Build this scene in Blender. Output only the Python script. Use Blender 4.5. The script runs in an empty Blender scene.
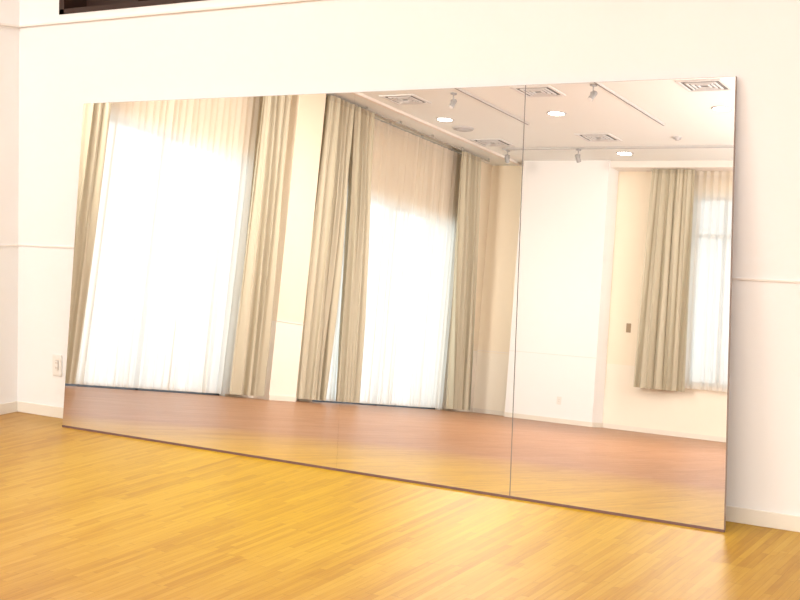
import bpy, bmesh, math, random
from mathutils import Matrix, Vector
random.seed(7)
scn=bpy.context.scene
COL=scn.collection
L,D,H=3.984,14.348,4.098
XR=8.6
AL=.0866; MH=1.8025; MW=3.6; MX=.553

# ---------------------------------------------------------------- materials
def mat(name,col,rough=.6,metal=0,emis=0,ecol=None,spec=.5):
    m=bpy.data.materials.new(name);m.use_nodes=True
    b=m.node_tree.nodes['Principled BSDF']
    b.inputs['Base Color'].default_value=(*col,1)
    b.inputs['Roughness'].default_value=rough
    b.inputs['Metallic'].default_value=metal
    b.inputs['Specular IOR Level'].default_value=spec
    if emis:
        b.inputs['Emission Color'].default_value=(*(ecol or col),1)
        b.inputs['Emission Strength'].default_value=emis
    return m
def wallmat(name,up,low,split=.98):
    m=mat(name,up,.75,spec=.2);nt=m.node_tree;N=nt.nodes;K=nt.links;b=N['Principled BSDF']
    g=N.new('ShaderNodeNewGeometry');s=N.new('ShaderNodeSeparateXYZ');K.new(g.outputs['Position'],s.inputs[0])
    c=N.new('ShaderNodeMath');c.operation='GREATER_THAN';c.inputs[1].default_value=split;K.new(s.outputs[2],c.inputs[0])
    x=N.new('ShaderNodeMix');x.data_type='RGBA';K.new(c.outputs[0],x.inputs[0])
    x.inputs[6].default_value=(*low,1);x.inputs[7].default_value=(*up,1);K.new(x.outputs[2],b.inputs['Base Color'])
    n=N.new('ShaderNodeTexNoise');n.inputs['Scale'].default_value=160;K.new(g.outputs['Position'],n.inputs['Vector'])
    bp=N.new('ShaderNodeBump');bp.inputs['Strength'].default_value=.05;bp.inputs['Distance'].default_value=.002
    K.new(n.outputs[0],bp.inputs['Height']);K.new(bp.outputs[0],b.inputs['Normal'])
    return m
M_wall=wallmat('wall_paper_cream',(.90,.884,.872),(.90,.888,.878))
M_wallwarm=wallmat('wall_paper_warm',(.94,.85,.69),(.93,.87,.75))
M_walltan=wallmat('wall_paper_tan',(.91,.81,.65),(.92,.865,.77))
M_white=wallmat('wall_paper_white',(.93,.93,.925),(.93,.93,.925))
M_ceil=mat('ceiling_paint',(.89,.915,.90),.8,spec=.1)
M_trim=mat('trim_white',(.88,.83,.78),.45)
M_base=mat('baseboard_vinyl',(.84,.79,.70),.4)
M_dark=mat('dark_brown_wood',(.035,.014,.008),.5)
M_plast=mat('white_plastic',(.86,.83,.78),.35)
M_plastd=mat('socket_tan',(.42,.33,.22),.6,spec=.1)
M_metal=mat('aluminium',(.55,.55,.54),.35,.9)
M_vent=mat('vent_painted',(.78,.78,.78),.45)
M_ventd=mat('vent_shadow',(.20,.20,.20),.8)
M_track=mat('track_metal',(.60,.59,.58),.4,.1)
M_spot=mat('spot_body',(.42,.42,.42),.4,.2)
M_disc=mat('disc_grey',(.52,.52,.53),.5)
M_lens=mat('spot_lens',(.85,.85,.85),.15)
M_glow=mat('downlight_glow',(1,.95,.85),.5,emis=22,ecol=(1,.96,.88))
M_frame=mat('window_frame_aluminium',(.16,.22,.30),.4,.3)
M_edge=mat('mirror_edge',(.36,.28,.24),.5)
M_seam=mat('mirror_seam',(.22,.20,.19),.5)

def mk_mirror():
    m=bpy.data.materials.new('mirror_silver');m.use_nodes=True
    b=m.node_tree.nodes['Principled BSDF']
    b.inputs['Base Color'].default_value=(.955,.912,.88,1);b.inputs['Metallic'].default_value=1;b.inputs['Roughness'].default_value=0
    return m
M_mirror=mk_mirror()
def fabric(name,col,transl,transp=0.0):
    m=bpy.data.materials.new(name);m.use_nodes=True;nt=m.node_tree;N=nt.nodes;K=nt.links
    N.remove(N['Principled BSDF']);o=N['Material Output']
    tc=N.new('ShaderNodeTexCoord');mp=N.new('ShaderNodeMapping');mp.inputs['Scale'].default_value=(400,400,400)
    K.new(tc.outputs['Object'],mp.inputs[0])
    ns=N.new('ShaderNodeTexNoise');ns.inputs['Scale'].default_value=1;K.new(mp.outputs[0],ns.inputs['Vector'])
    mx=N.new('ShaderNodeMix');mx.data_type='RGBA';K.new(ns.outputs[0],mx.inputs[0])
    mx.inputs[6].default_value=(*[c*.88 for c in col],1);mx.inputs[7].default_value=(*[min(1,c*1.08) for c in col],1)
    d=N.new('ShaderNodeBsdfDiffuse');t=N.new('ShaderNodeBsdfTranslucent')
    K.new(mx.outputs[2],d.inputs[0]);K.new(mx.outputs[2],t.inputs[0])
    s=N.new('ShaderNodeMixShader');s.inputs[0].default_value=transl;K.new(d.outputs[0],s.inputs[1]);K.new(t.outputs[0],s.inputs[2])
    last=s
    if transp:
        tr=N.new('ShaderNodeBsdfTransparent');s2=N.new('ShaderNodeMixShader');s2.inputs[0].default_value=transp
        K.new(s.outputs[0],s2.inputs[1]);K.new(tr.outputs[0],s2.inputs[2]);last=s2
    K.new(last.outputs[0],o.inputs[0]);return m
M_drape=fabric('drape_greige',(.61,.56,.43),.10)
M_drapehead=fabric('drape_heading_tape',(.54,.49,.38),.1)
M_sheer=fabric('sheer_voile',(.91,.87,.80),.62,.12)
M_sheerhead=fabric('sheer_heading_tape',(.85,.80,.72),.4)
def mk_glass():
    m=bpy.data.materials.new('window_glass');m.use_nodes=True;nt=m.node_tree;N=nt.nodes;K=nt.links
    N.remove(N['Principled BSDF'])
    t=N.new('ShaderNodeBsdfTransparent');g=N.new('ShaderNodeBsdfGlossy');g.inputs['Roughness'].default_value=.02
    s=N.new('ShaderNodeMixShader');s.inputs[0].default_value=.05
    K.new(t.outputs[0],s.inputs[1]);K.new(g.outputs[0],s.inputs[2]);K.new(s.outputs[0],N['Material Output'].inputs[0]);return m
M_glass=mk_glass()

def mk_floor():
    m=bpy.data.materials.new('floor_oak_strips');m.use_nodes=True;nt=m.node_tree;N=nt.nodes;K=nt.links
    b=N['Principled BSDF']
    def MA(op,a,bv=None,clamp=False):
        n=N.new('ShaderNodeMath');n.operation=op;n.use_clamp=clamp
        for i,v in enumerate((a,bv)):
            if v is None: continue
            if isinstance(v,(int,float)): n.inputs[i].default_value=v
            else: K.new(v,n.inputs[i])
        return n.outputs[0]
    g=N.new('ShaderNodeNewGeometry');s=N.new('ShaderNodeSeparateXYZ');K.new(g.outputs['Position'],s.inputs[0])
    X,Y=s.outputs[0],s.outputs[1]
    xr=MA('DIVIDE',X,.027);row=MA('FLOOR',xr);fx=MA('FRACT',xr)
    wn=N.new('ShaderNodeTexWhiteNoise');wn.noise_dimensions='1D';K.new(row,wn.inputs['W'])
    yy=MA('ADD',MA('DIVIDE',Y,.42),MA('MULTIPLY',wn.outputs['Value'],7.3))
    cell=MA('FLOOR',yy);fy=MA('FRACT',yy)
    cv=N.new('ShaderNodeCombineXYZ');K.new(row,cv.inputs[0]);K.new(cell,cv.inputs[1])
    w2=N.new('ShaderNodeTexWhiteNoise');w2.noise_dimensions='3D';K.new(cv.outputs[0],w2.inputs['Vector'])
    # staggered wider board groups so planking still reads far down the hall
    bx_=MA('FLOOR',MA('DIVIDE',X,.162));w4=N.new('ShaderNodeTexWhiteNoise');w4.noise_dimensions='1D';K.new(bx_,w4.inputs['W'])
    cb=N.new('ShaderNodeCombineXYZ');K.new(bx_,cb.inputs[0]);K.new(MA('FLOOR',MA('ADD',MA('DIVIDE',Y,1.3),MA('MULTIPLY',w4.outputs['Value'],5.1))),cb.inputs[1])
    w3_=N.new('ShaderNodeTexWhiteNoise');w3_.noise_dimensions='3D';K.new(cb.outputs[0],w3_.inputs['Vector'])
    gv=N.new('ShaderNodeCombineXYZ');K.new(MA('MULTIPLY',X,90),gv.inputs[0]);K.new(MA('MULTIPLY',Y,6),gv.inputs[1]);K.new(MA('MULTIPLY',w2.outputs['Value'],40),gv.inputs[2])
    gn=N.new('ShaderNodeTexNoise');gn.inputs['Scale'].default_value=1;gn.inputs['Detail'].default_value=4;K.new(gv.outputs[0],gn.inputs['Vector'])
    v=MA('ADD',MA('ADD',MA('MULTIPLY',w2.outputs['Value'],.28),MA('MULTIPLY',gn.outputs[0],.52)),MA('MULTIPLY',w3_.outputs['Value'],.20))
    r=N.new('ShaderNodeValToRGB');K.new(v,r.inputs[0]);e=r.color_ramp.elements
    e[0].position=.1;e[0].color=(.44,.222,.008,1);e[1].position=.9;e[1].color=(.72,.47,.028,1)
    x=e=r.color_ramp.elements.new(.5);x.color=(.61,.362,.014,1)
    gx=MA('MINIMUM',fx,MA('SUBTRACT',1,fx));gy=MA('MINIMUM',fy,MA('SUBTRACT',1,fy))
    gap=MA('MAXIMUM',MA('LESS_THAN',gx,.02),MA('LESS_THAN',gy,.003))
    mx=N.new('ShaderNodeMix');mx.data_type='RGBA';mx.blend_type='MULTIPLY';K.new(MA('MULTIPLY',gap,.4),mx.inputs[0])
    K.new(r.outputs[0],mx.inputs[6]);mx.inputs[7].default_value=(.35,.22,.12,1)
    # boards browner away from the mirror: duller reflected tone painted into the colour
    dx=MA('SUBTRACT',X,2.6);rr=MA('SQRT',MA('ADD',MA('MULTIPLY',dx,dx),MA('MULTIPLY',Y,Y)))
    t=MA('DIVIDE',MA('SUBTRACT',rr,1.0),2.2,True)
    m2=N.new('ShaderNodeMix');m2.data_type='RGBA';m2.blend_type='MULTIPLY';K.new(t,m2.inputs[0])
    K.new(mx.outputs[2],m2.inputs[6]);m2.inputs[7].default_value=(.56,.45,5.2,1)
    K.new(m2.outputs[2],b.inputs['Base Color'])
    b.inputs['Roughness'].default_value=.33
    b.inputs['Specular IOR Level'].default_value=.09
    bp=N.new('ShaderNodeBump');bp.inputs['Strength'].default_value=.15;bp.inputs['Distance'].default_value=.002
    K.new(MA('SUBTRACT',gn.outputs[0],gap),bp.inputs['Height']);K.new(bp.outputs[0],b.inputs['Normal'])
    return m
M_floor=mk_floor()

# ---------------------------------------------------------------- helpers
def obj(name,bm,material,parent=None,smooth=False,kind=None,label=None,category=None,group=None,loc=None):
    me=bpy.data.meshes.new(name);bm.normal_update();bm.to_mesh(me);bm.free()
    if smooth:
        for p in me.polygons:p.use_smooth=True
    for mm in (material if isinstance(material,(list,tuple)) else [material]): me.materials.append(mm)
    o=bpy.data.objects.new(name,me);COL.objects.link(o)
    if parent: o.parent=parent
    if kind:o['kind']=kind
    if label:o['label']=label
    if category:o['category']=category
    if group:o['group']=group
    if loc:o.location=loc
    return o
def empty(name,label,category,group=None,loc=(0,0,0),rot=(0,0,0)):
    o=bpy.data.objects.new(name,None);COL.objects.link(o);o.location=loc;o.rotation_euler=rot
    o.empty_display_size=.1
    o['label']=label;o['category']=category
    if group:o['group']=group
    return o
def box(bm,x0,x1,y0,y1,z0,z1,bev=0,mi=0):
    r=bmesh.ops.create_cube(bm,size=1)
    vs=r['verts']
    for v in vs:
        v.co=Vector(((x0+x1)/2+v.co.x*(x1-x0),(y0+y1)/2+v.co.y*(y1-y0),(z0+z1)/2+v.co.z*(z1-z0)))
    fs={f for v in vs for f in v.link_faces}
    for f in fs:f.material_index=mi
    if bev:
        es=list({e for v in vs for e in v.link_edges})
        bmesh.ops.bevel(bm,geom=es,offset=bev,segments=2,affect='EDGES')
def cyl(bm,r1,r2,z0,z1,seg=32,M=None,mi=0):
    r=bmesh.ops.create_cone(bm,cap_ends=True,segments=seg,radius1=r1,radius2=r2,depth=abs(z1-z0))
    for v in r['verts']: v.co.z+=(z0+z1)/2
    if M is not None: bmesh.ops.transform(bm,matrix=M,verts=r['verts'])
    for f in {f for v in r['verts'] for f in v.link_faces}: f.material_index=mi
def structure(name,boxes,m,bev=0):
    bm=bmesh.new()
    for b in boxes: box(bm,*b,bev=bev)
    return obj(name,bm,m,kind='structure')

# ---------------------------------------------------------------- room shell
T=.2
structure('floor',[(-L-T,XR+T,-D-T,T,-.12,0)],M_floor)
structure('ceiling',[(-L-T,XR+T,-D-T,T,H,H+.15)],M_ceil)
ox0,ox1,oz0,oz1=.33,1.46,2.315,3.25
structure('wall_back',[(0,ox0,0,T,0,H),(ox1,XR+T,0,T,0,H),(ox0,ox1,0,T,0,oz0),(ox0,ox1,0,T,oz1,H)],M_wall)
bm=bmesh.new()
box(bm,ox0,ox1,T-.02,T,oz0,oz1)
for a in [(ox0,ox0+.04,-.004,T,oz0,oz1),(ox1-.04,ox1,-.004,T,oz0,oz1),(ox0,ox1,-.004,T,oz1-.04,oz1),(ox0,ox1,-.004,T,oz0,oz0+.03),((ox0+ox1)/2-.02,(ox0+ox1)/2+.02,.02,T,oz0,oz1)]:
    box(bm,*a)
obj('window_4',bm,M_dark,kind='structure')
structure('wall_left_return',[(-L-T,0,-.5,T,0,H)],M_wall)
w1=(-7.62,-4.55);w2=(-13.2,-9.55);wt=2.95
structure('wall_left',[(-L-T,-L,w1[1],-.5,0,H),(-L-T,-L,w2[1],w1[0],0,H),(-L-T,-L,-D-T,w2[0],0,H),
    (-L-T,-L,w1[0],w1[1],wt,H),(-L-T,-L,w2[0],w2[1],wt,H)],M_walltan)
structure('wall_left_pillar',[(-L,-L+.25,-8.80,-8.20,0,H)],M_walltan)
w3=(-.56,1.25);w3z=(.78,3.62)
structure('wall_far',[(-L,w3[0],-D-T,-D,0,H),(w3[1],XR,-D-T,-D,0,H),(w3[0],w3[1],-D-T,-D,0,w3z[0]),(w3[0],w3[1],-D-T,-D,w3z[1],H)],M_wallwarm)
# broad white column on the far wall
c0,c1,cd_=-3.22,-1.78,.42
structure('wall_far_column',[(c0,c1,-D,-D+cd_,0,H)],M_white)
structure('wall_right',[(XR,XR+T,-D-T,T,0,H)],M_wall)
structure('trim_1',[(0,XR,-.014,0,2.262,2.274),(0,.014,-.5,-.014,2.262,2.274)],M_trim)
structure('trim_2',[(0,XR,-.005,0,.975,.984),(0,.005,-.5,-.005,.975,.984)],M_trim)
structure('trim_3',[(-L,-L+.007,w1[1]+.1,-.5,.98,.99),(-L,-L+.007,-8.20,w1[0],.98,.99),(-L+.25,-L+.257,-8.80,-8.20,.98,.99),(-L,-L+.007,-D,w2[0],.98,.99)],M_trim)
structure('trim_4',[(-L,c0,-D,-D+.008,1.0,1.012),(c0,c1,-D+cd_,-D+cd_+.006,1.03,1.04)],M_trim)
structure('baseboard_back',[(0,XR,-.01,0,0,.062)],M_base,bev=.002)
structure('baseboard_return',[(0,.01,-.5,-.01,0,.062)],M_base,bev=.002)
structure('baseboard_left',[(-L,-L+.01,w1[1],-.5,0,.062),(-L,-L+.01,-8.2,w1[0],0,.062),(-L+.25,-L+.26,-8.80,-8.20,0,.062),(-L,-L+.01,w2[1],-8.8,0,.062),(-L,-L+.01,-D,w2[0],0,.062)],M_base)
structure('baseboard_far',[(-L,c0,-D,-D+.01,0,.07),(c0,c1+.01,-D+cd_,-D+cd_+.01,0,.07),(c1,c1+.01,-D,-D+cd_,0,.07),(c1,XR,-D,-D+.01,0,.07)],M_base)
structure('trim_5',[(-3.42,-3.36,-D+.0,-.5,H-.035,H)],M_trim)
structure('trim_6',[(c1,2.3,-D,-D+.36,H-.10,H)],M_trim)

# windows
def window(name,axis,a0,a1,z0,z1,pos,nm,transom,sill=.05):
    bm=bmesh.new();f=.05
    def bx(p0,p1,q0,q1,mi=0,th=(.0,.07)):
        if axis=='x': box(bm,pos-th[1],pos-th[0],p0,p1,q0,q1,mi=mi)
        else: box(bm,p0,p1,pos-th[1],pos-th[0],q0,q1,mi=mi)
    bx(a0,a0+f,z0,z1);bx(a1-f,a1,z0,z1);bx(a0,a1,z0,z0+sill);bx(a0,a1,z1-f,z1)
    for i in range(1,nm):
        c=a0+(a1-a0)*i/nm;bx(c-f*.5,c+f*.5,z0,z1)
    if transom: bx(a0,a1,transom-.03,transom+.03)
    bx(a0+f,a1-f,z0+sill,z1-f,mi=1,th=(.03,.036))
    obj(name,bm,[M_frame,M_glass],kind='structure')
window('window_1','x',w1[0],w1[1],0,wt,-L-.08,2,None,.045)
window('window_2','x',w2[0],w2[1],0,wt,-L-.08,2,None,.045)
window('window_3','y',w3[0],w3[1],w3z[0],w3z[1],-D-.08,4,3.02)

# ---------------------------------------------------------------- curtains
def curtain(axis,a0,a1,z0,z1,pos,sheer,label,group,b0=None,b1=None,folds=None):
    b0=a0 if b0 is None else b0;b1=a1 if b1 is None else b1
    w=a1-a0
    e=empty('sheer_curtain' if sheer else 'drape_curtain',label,'curtain',group)
    n=folds or max(3,int(w*(9 if sheer else 8.4)))
    amp=.032 if sheer else .072
    nu=n*14;nv=16
    ph=[random.uniform(-1.4,1.4) for _ in range(n+2)];am=[random.uniform(.25,1.15) for _ in range(n+2)]
    am2=[random.uniform(.15,1.2) for _ in range(n+2)]
    def sheet(zt,zb,thick=1.0,nvv=nv,off=0):
        bm=bmesh.new();rows=[]
        for j in range(nvv+1):
            v=j/nvv;z=zt+(zb-zt)*v
            g=(z1-z)/(z1-z0)
            row=[]
            for i in range(nu+1):
                u=i/nu
                k=u*n;ki=int(min(k,n-1));fr=k-ki
                a_=(am[ki]*(1-fr)+am[ki+1]*fr)*(1-g)+(am2[ki]*(1-fr)+am2[ki+1]*fr)*g
                A=amp*a_*(.55+.45*min(1,g*3))*thick
                p=(ph[ki]*(1-fr)+ph[ki+1]*fr)*g
                d=A*math.sin(2*math.pi*k+p*2)+.012*math.sin(5*u*w+3*g)*g+off+.010*math.sin(2*math.pi*k*.37+2*g)
                if not sheer: d+=.014*math.sin(2*math.pi*k*2.3+4*g+ph[0])
                lat=.3*A*math.sin(4*math.pi*k+p)
                top=a0+(a1-a0)*u;bot=b0+(b1-b0)*u
                a=top+(bot-top)*g+lat
                row.append(bm.verts.new((pos+d,a,z) if axis=='x' else (a,pos+d,z)))
            rows.append(row)
        for j in range(nvv):
            for i in range(nu):
                bm.faces.new((rows[j][i],rows[j][i+1],rows[j+1][i+1],rows[j+1][i]))
        return bm
    obj('fabric',sheet(z1-.06,z0),M_sheer if sheer else M_drape,e,smooth=True)
    obj('heading_tape',sheet(z1,z1-.065,1.0,2,.001),M_sheerhead if sheer else M_drapehead,e,smooth=True)
    return e
ZT=4.045
PS,PD=-L+.065,-L+.24
G1='greige drapes at the tall windows';G2='white sheers at the tall windows'
curtain('x',-4.76,-4.35,.04,ZT,PD,False,'greige pleated drape hanging open beside the first tall window',G1,b0=-4.76)
curtain('x',-8.00,-7.44,.04,ZT,PD,False,'greige pleated drape gathered between first window and pillar',G1,b0=-8.06,b1=-7.46)
curtain('x',-9.50,-8.88,.04,ZT,PD,False,'wide greige pleated drape close beside the wall pillar',G1,b0=-9.52,b1=-8.86)
curtain('x',-10.02,-9.53,.04,ZT,PD,False,'narrow greige pleated drape beside the second window',G1,b0=-10.28,b1=-9.84)
curtain('x',-13.42,-12.80,.04,ZT,PD,False,'greige pleated drape gathered near the far room corner',G1,b0=-13.70,b1=-13.04)
curtain('x',-7.60,-4.60,.03,ZT,PS,True,'long white sheer curtain glowing over first tall window',G2,folds=26)
curtain('x',-13.3,-9.4,.03,ZT,PS,True,'long white sheer curtain glowing over second tall window',G2,folds=34)
G3='curtains at the far wall window'
curtain('y',-1.15,-.51,.66,3.99,-D+.24,False,'shorter greige pleated drape beside the sill window',G3,b0=-1.24,b1=-.46)
curtain('y',1.30,1.95,.66,3.99,-D+.24,False,'shorter greige pleated drape gathered on plain wall side',G3)
curtain('y',-.62,1.40,.72,3.99,-D+.075,True,'short white sheer curtain over the sill window',G3,folds=18)
def rail(a0,a1,pos,z,label):
    c=(a0+a1)/2
    e=empty('curtain_rail',label,'curtain rail','curtain rails',loc=(pos,c,z))
    bm=bmesh.new();box(bm,-.012,.012,a0-c,a1-c,0,.02,bev=.003)
    obj('rail',bm,M_metal,e)
    n=max(2,int((a1-a0)/.9))
    for i in range(n+1):
        a=a0+.03+(a1-a0-.06)*i/n-c
        bm=bmesh.new();box(bm,-.015,.015,a-.015,a+.015,.018,H-z)
        obj('bracket',bm,M_metal,e)
rail(-8.12,-4.3,PD,ZT,'slim aluminium curtain rail above first tall window')
rail(-8.12,-4.3,PS,ZT,'slim aluminium curtain rail above first tall window')
rail(-13.75,-8.84,PD,ZT,'slim aluminium curtain rail above second tall window')
rail(-13.75,-8.84,PS,ZT,'slim aluminium curtain rail above second tall window')

# ---------------------------------------------------------------- mirror
mir=empty('wall_mirror','huge frameless three-panel mirror leaning on the cream wall','mirror',loc=(MX,-MH*math.sin(AL)-.03,0),rot=(-AL,0,0))
def mpanel(x0,x1,label,g0=.0004,g1=.0004):
    bm=bmesh.new();box(bm,x0+g0,x1-g1,0,.005,.004,MH-.002)
    obj('mirror_panel',bm,M_mirror,mir,label=label)
SJ=.747
mpanel(0,MW*.5,'wide silvered mirror glass panel',g1=.00015)
mpanel(MW*.5,MW*SJ,'narrow silvered mirror glass panel',g0=.00015)
mpanel(MW*SJ,MW,'narrow silvered mirror glass panel at the end')
bm=bmesh.new();box(bm,0,MW+.001,.0055,.018,.0,MH)
obj('backing_board',bm,M_edge,mir,label='thin brown-grey backing board')
bm=bmesh.new();box(bm,MW*SJ-.0018,MW*SJ+.0018,-.001,.004,.004,MH-.002)
obj('panel_joint',bm,M_seam,mir)
bm=bmesh.new();box(bm,0,MW+.001,-.002,.0055,.0,.011)
obj('bottom_channel',bm,mat('bottom_channel',(.17,.09,.08),.5),mir,label='thin brown bottom channel')

# ---------------------------------------------------------------- wall plates
def outlet(loc,rotz,label,name='wall_outlet'):
    sw=name!='wall_outlet'
    e=empty(name,label,'switch' if sw else 'outlet',loc=loc,rot=(0,0,rotz))
    bm=bmesh.new();box(bm,-.037,.037,-.008,0,-.07 if sw else -.06,.07 if sw else .06,bev=.003);obj('cover_plate',bm,M_plastd if sw else M_plast,e)
    bm=bmesh.new();box(bm,-.014,.014,-.011,-.007,-.028,.028,bev=.002);obj('rocker' if sw else 'socket_face',bm,M_plastd if sw else M_plast,e)
    if not sw:
        bm=bmesh.new()
        for zz in (-.014,.014):
            for xx in (-.005,.005): box(bm,xx-.0012,xx+.0012,-.0115,-.0108,zz-.005,zz+.005)
        obj('socket_slots',bm,M_plastd,e)
outlet((.33,0,.30),0,'white double wall outlet plate near the baseboard')
outlet((-2.33,-D+cd_,.34),math.pi,'white wall outlet plate on the broad white column')
outlet((-1.46,-D,1.55),math.pi,'small beige wall switch plate beside the short curtain','light_switch')

# ---------------------------------------------------------------- ceiling things
def vent(x,y,s=.52):
    e=empty('air_vent','square white louvred ceiling air vent','vent','ceiling air vents',loc=(x,y,H))
    bm=bmesh.new();h=s/2
    for a in [(-h,h,-h,-h+.04),(-h,h,h-.04,h),(-h,-h+.04,-h+.04,h-.04),(h-.04,h,-h+.04,h-.04)]: box(bm,a[0],a[1],a[2],a[3],-.015,0,bev=.003)
    obj('vent_frame',bm,M_vent,e)
    bm=bmesh.new();box(bm,-h+.04,h-.04,-h+.04,h-.04,-.004,-.001);obj('vent_cavity',bm,M_ventd,e)
    bm=bmesh.new()
    for k in range(1,5):
        q=h-.04-k*.05
        if q<.03:break
        w=.018
        for a in [(-q,q,-q,-q+w),(-q,q,q-w,q),(-q,-q+w,-q+w,q-w),(q-w,q,-q+w,q-w)]: box(bm,a[0],a[1],a[2],a[3],-.02,-.006)
    obj('vent_louvres',bm,M_vent,e)
for x,y in [(-2.92,-9.48),(-.95,-9.32),(1.08,-9.34),(-1.27,-12.14),(-3.05,-12.4)]: vent(x,y)
def downlight(x,y,r=.10):
    e=empty('downlight','small round glowing recessed ceiling downlight','light','ceiling downlights',loc=(x,y,H))
    bm=bmesh.new()
    seg=40
    ring=[(r*1.25,0),(r*1.25,-.008),(r*1.05,-.012),(r,-.004)]
    vv=[[bm.verts.new((a*math.cos(2*math.pi*i/seg),a*math.sin(2*math.pi*i/seg),z)) for i in range(seg)] for a,z in ring]
    for k in range(3):
        for i in range(seg): bm.faces.new((vv[k][i],vv[k][(i+1)%seg],vv[k+1][(i+1)%seg],vv[k+1][i]))
    obj('trim_ring',bm,M_disc,e,smooth=True)
    bm=bmesh.new();cyl(bm,r,r,-.014,-.001,40);obj('lamp_lens',bm,M_glow,e)
for x,y in [(-2.99,-10.74),(-1.23,-10.55),(.93,-10.54),(-1.32,-13.34)]: downlight(x,y)
def detector(x,y,r,label,name):
    e=empty(name,label,'detector' if r>.08 else 'sprinkler',loc=(x,y,H))
    bm=bmesh.new();cyl(bm,r*.9,r,-.025,0,36);obj('housing',bm,M_disc,e,smooth=False)
    bm=bmesh.new();cyl(bm,r*.45,r*.6,-.045,-.024,36);obj('sensor_cap',bm,M_disc,e)
detector(-3.01,-11.35,.16,'round grey ceiling speaker disc','ceiling_detector')
detector(-.17,-12.23,.06,'small round white ceiling sprinkler head','ceiling_sprinkler')
def track(x0,x1,y0,y1,label):
    cx,cy=(x0+x1)/2,(y0+y1)/2
    e=empty('lighting_track',label,'lighting track','ceiling lighting tracks',loc=(cx,cy,H))
    bm=bmesh.new();box(bm,x0-cx,x1-cx,y0-cy,y1-cy,-.03,.002,bev=.003);obj('track_bar',bm,M_track,e)
    bm=bmesh.new()
    if x1-x0<y1-y0: box(bm,-.005,.005,y0+.02-cy,y1-.02-cy,-.032,-.029)
    else: box(bm,x0+.02-cx,x1-.02-cx,-.005,.005,-.032,-.029)
    obj('track_slot',bm,M_ventd,e)
track(-1.895,-1.865,-11.12,-8.2,'slim grey ceiling lighting track')
track(-.075,-.045,-11.36,-8.2,'slim grey ceiling lighting track')
track(-3.1,2.2,-12.865,-12.835,'long grey ceiling lighting track running across the room')
def spot(x,y,z,az,tilt,label,sc=.82):
    e=empty('ceiling_spotlight',label,'spotlight','ceiling spotlights',loc=(x,y,z),rot=(0,0,az))
    e.scale=(sc,sc,sc)
    bm=bmesh.new();box(bm,-.03,.03,-.045,.045,-.03,0,bev=.004);obj('mounting_base',bm,M_spot,e)
    bm=bmesh.new();cyl(bm,.010,.010,-.11,-.025,16)
    box(bm,-.048,.048,-.008,.008,-.116,-.104);box(bm,-.050,-.043,-.008,.008,-.18,-.105);box(bm,.043,.050,-.008,.008,-.18,-.105)
    obj('yoke',bm,M_spot,e)
    Mt=Matrix.Translation((0,0,-.17))@Matrix.Rotation(tilt,4,'X')
    bm=bmesh.new();cyl(bm,.042,.034,-.075,.075,32,Mt)
    for k in range(3): cyl(bm,.040,.040,.02+k*.018,.026+k*.018,32,Mt)
    obj('lamp_head',bm,M_spot,e)
    bm=bmesh.new();cyl(bm,.036,.036,-.079,-.074,32,Mt);obj('lamp_lens',bm,M_lens,e)
S='small grey adjustable ceiling spotlight'
spot(-2.08,-9.25,H,.3,.5,S);spot(-.15,-9.1,H,.5,.6,S)
spot(-3.0,-12.85,H-.03,0,-.5,S+' on the cross track');spot(-1.85,-12.85,H-.03,.4,-.5,S+' on the cross track')

# ---------------------------------------------------------------- lights
def area(name,loc,rot,sx,sy,p,col):
    l=bpy.data.lights.new(name,'AREA');l.shape='RECTANGLE';l.size=sx;l.size_y=sy;l.energy=p;l.color=col
    o=bpy.data.objects.new(name,l);COL.objects.link(o);o.location=loc;o.rotation_euler=rot;return o
day=(.74,.91,1)
area('daylight',(-L-.7,-6.03,1.7),(0,-math.pi/2,0),3.6,3.6,60,day)
area('daylight',(-L-.7,-11.45,1.7),(0,-math.pi/2,0),3.6,4.2,76,day)
area('daylight',(.3,-D-.7,2.2),(math.pi/2,0,0),2.4,3.2,28,day)
warm=(1,.99,.97);neut=(.97,1,1)
for x,y,p in [(1,-3,100),(5.8,-4,115),(-.9,-7.4,120),(2,-7.4,105),(4.6,-11,170),(6.8,-8,80)]:
    area('ceiling_fill',(x,y,H-.02),(0,0,0),1.6,1.6,p,warm)  # fill lights added under the ceiling out of view, no fixtures there
# fill light added unseen at near left, brightens far wall and corner
src=Vector((-2.3,-1.2,3.3));d=Vector((-3.5,-14.3,2.3))-src
fl=area('hall_fill',src,d.to_track_quat('-Z','Y').to_euler(),1.6,.9,56,(1,.97,.9));fl.data.spread=math.radians(60)
# upward-facing fill added in the unseen side of the hall, brightens the ceiling
area('upward_fill',(3.6,-11.5,2.0),(math.pi,math.radians(-25),0),1.0,3.5,180,neut)
area('upward_fill',(4.2,-7.5,2.3),(math.pi,math.radians(-20),0),1.0,2.5,150,neut)
w=bpy.data.worlds.new('sky');scn.world=w;w.use_nodes=True
w.node_tree.nodes['Background'].inputs[0].default_value=(.82,.93,1,1);w.node_tree.nodes['Background'].inputs[1].default_value=1.0

# ---------------------------------------------------------------- camera
psi,p,r=.6178,-.0084,-.0035
f0=Vector((-math.sin(psi)*math.cos(p),math.cos(psi)*math.cos(p),-math.sin(p)))
right=f0.cross(Vector((0,0,1))).normalized();down=f0.cross(right)
c,s=math.cos(r),math.sin(r)
R0=c*right+s*down;R1=c*down-s*right
cd=bpy.data.cameras.new('camera');cam=bpy.data.objects.new('camera',cd);COL.objects.link(cam)
m=Matrix((( R0.x,-R1.x,-f0.x,5.6589),(R0.y,-R1.y,-f0.y,-5.3221),(R0.z,-R1.z,-f0.z,1.3809),(0,0,0,1)))
cam.matrix_world=m
cd.sensor_width=36;cd.lens=1291.2*36/800;cd.shift_x=121.99/800;cd.shift_y=-133.15/800;cd.clip_end=100
scn.camera=cam
scn.view_settings.view_transform='Standard';scn.view_settings.look='None';scn.view_settings.exposure=.08
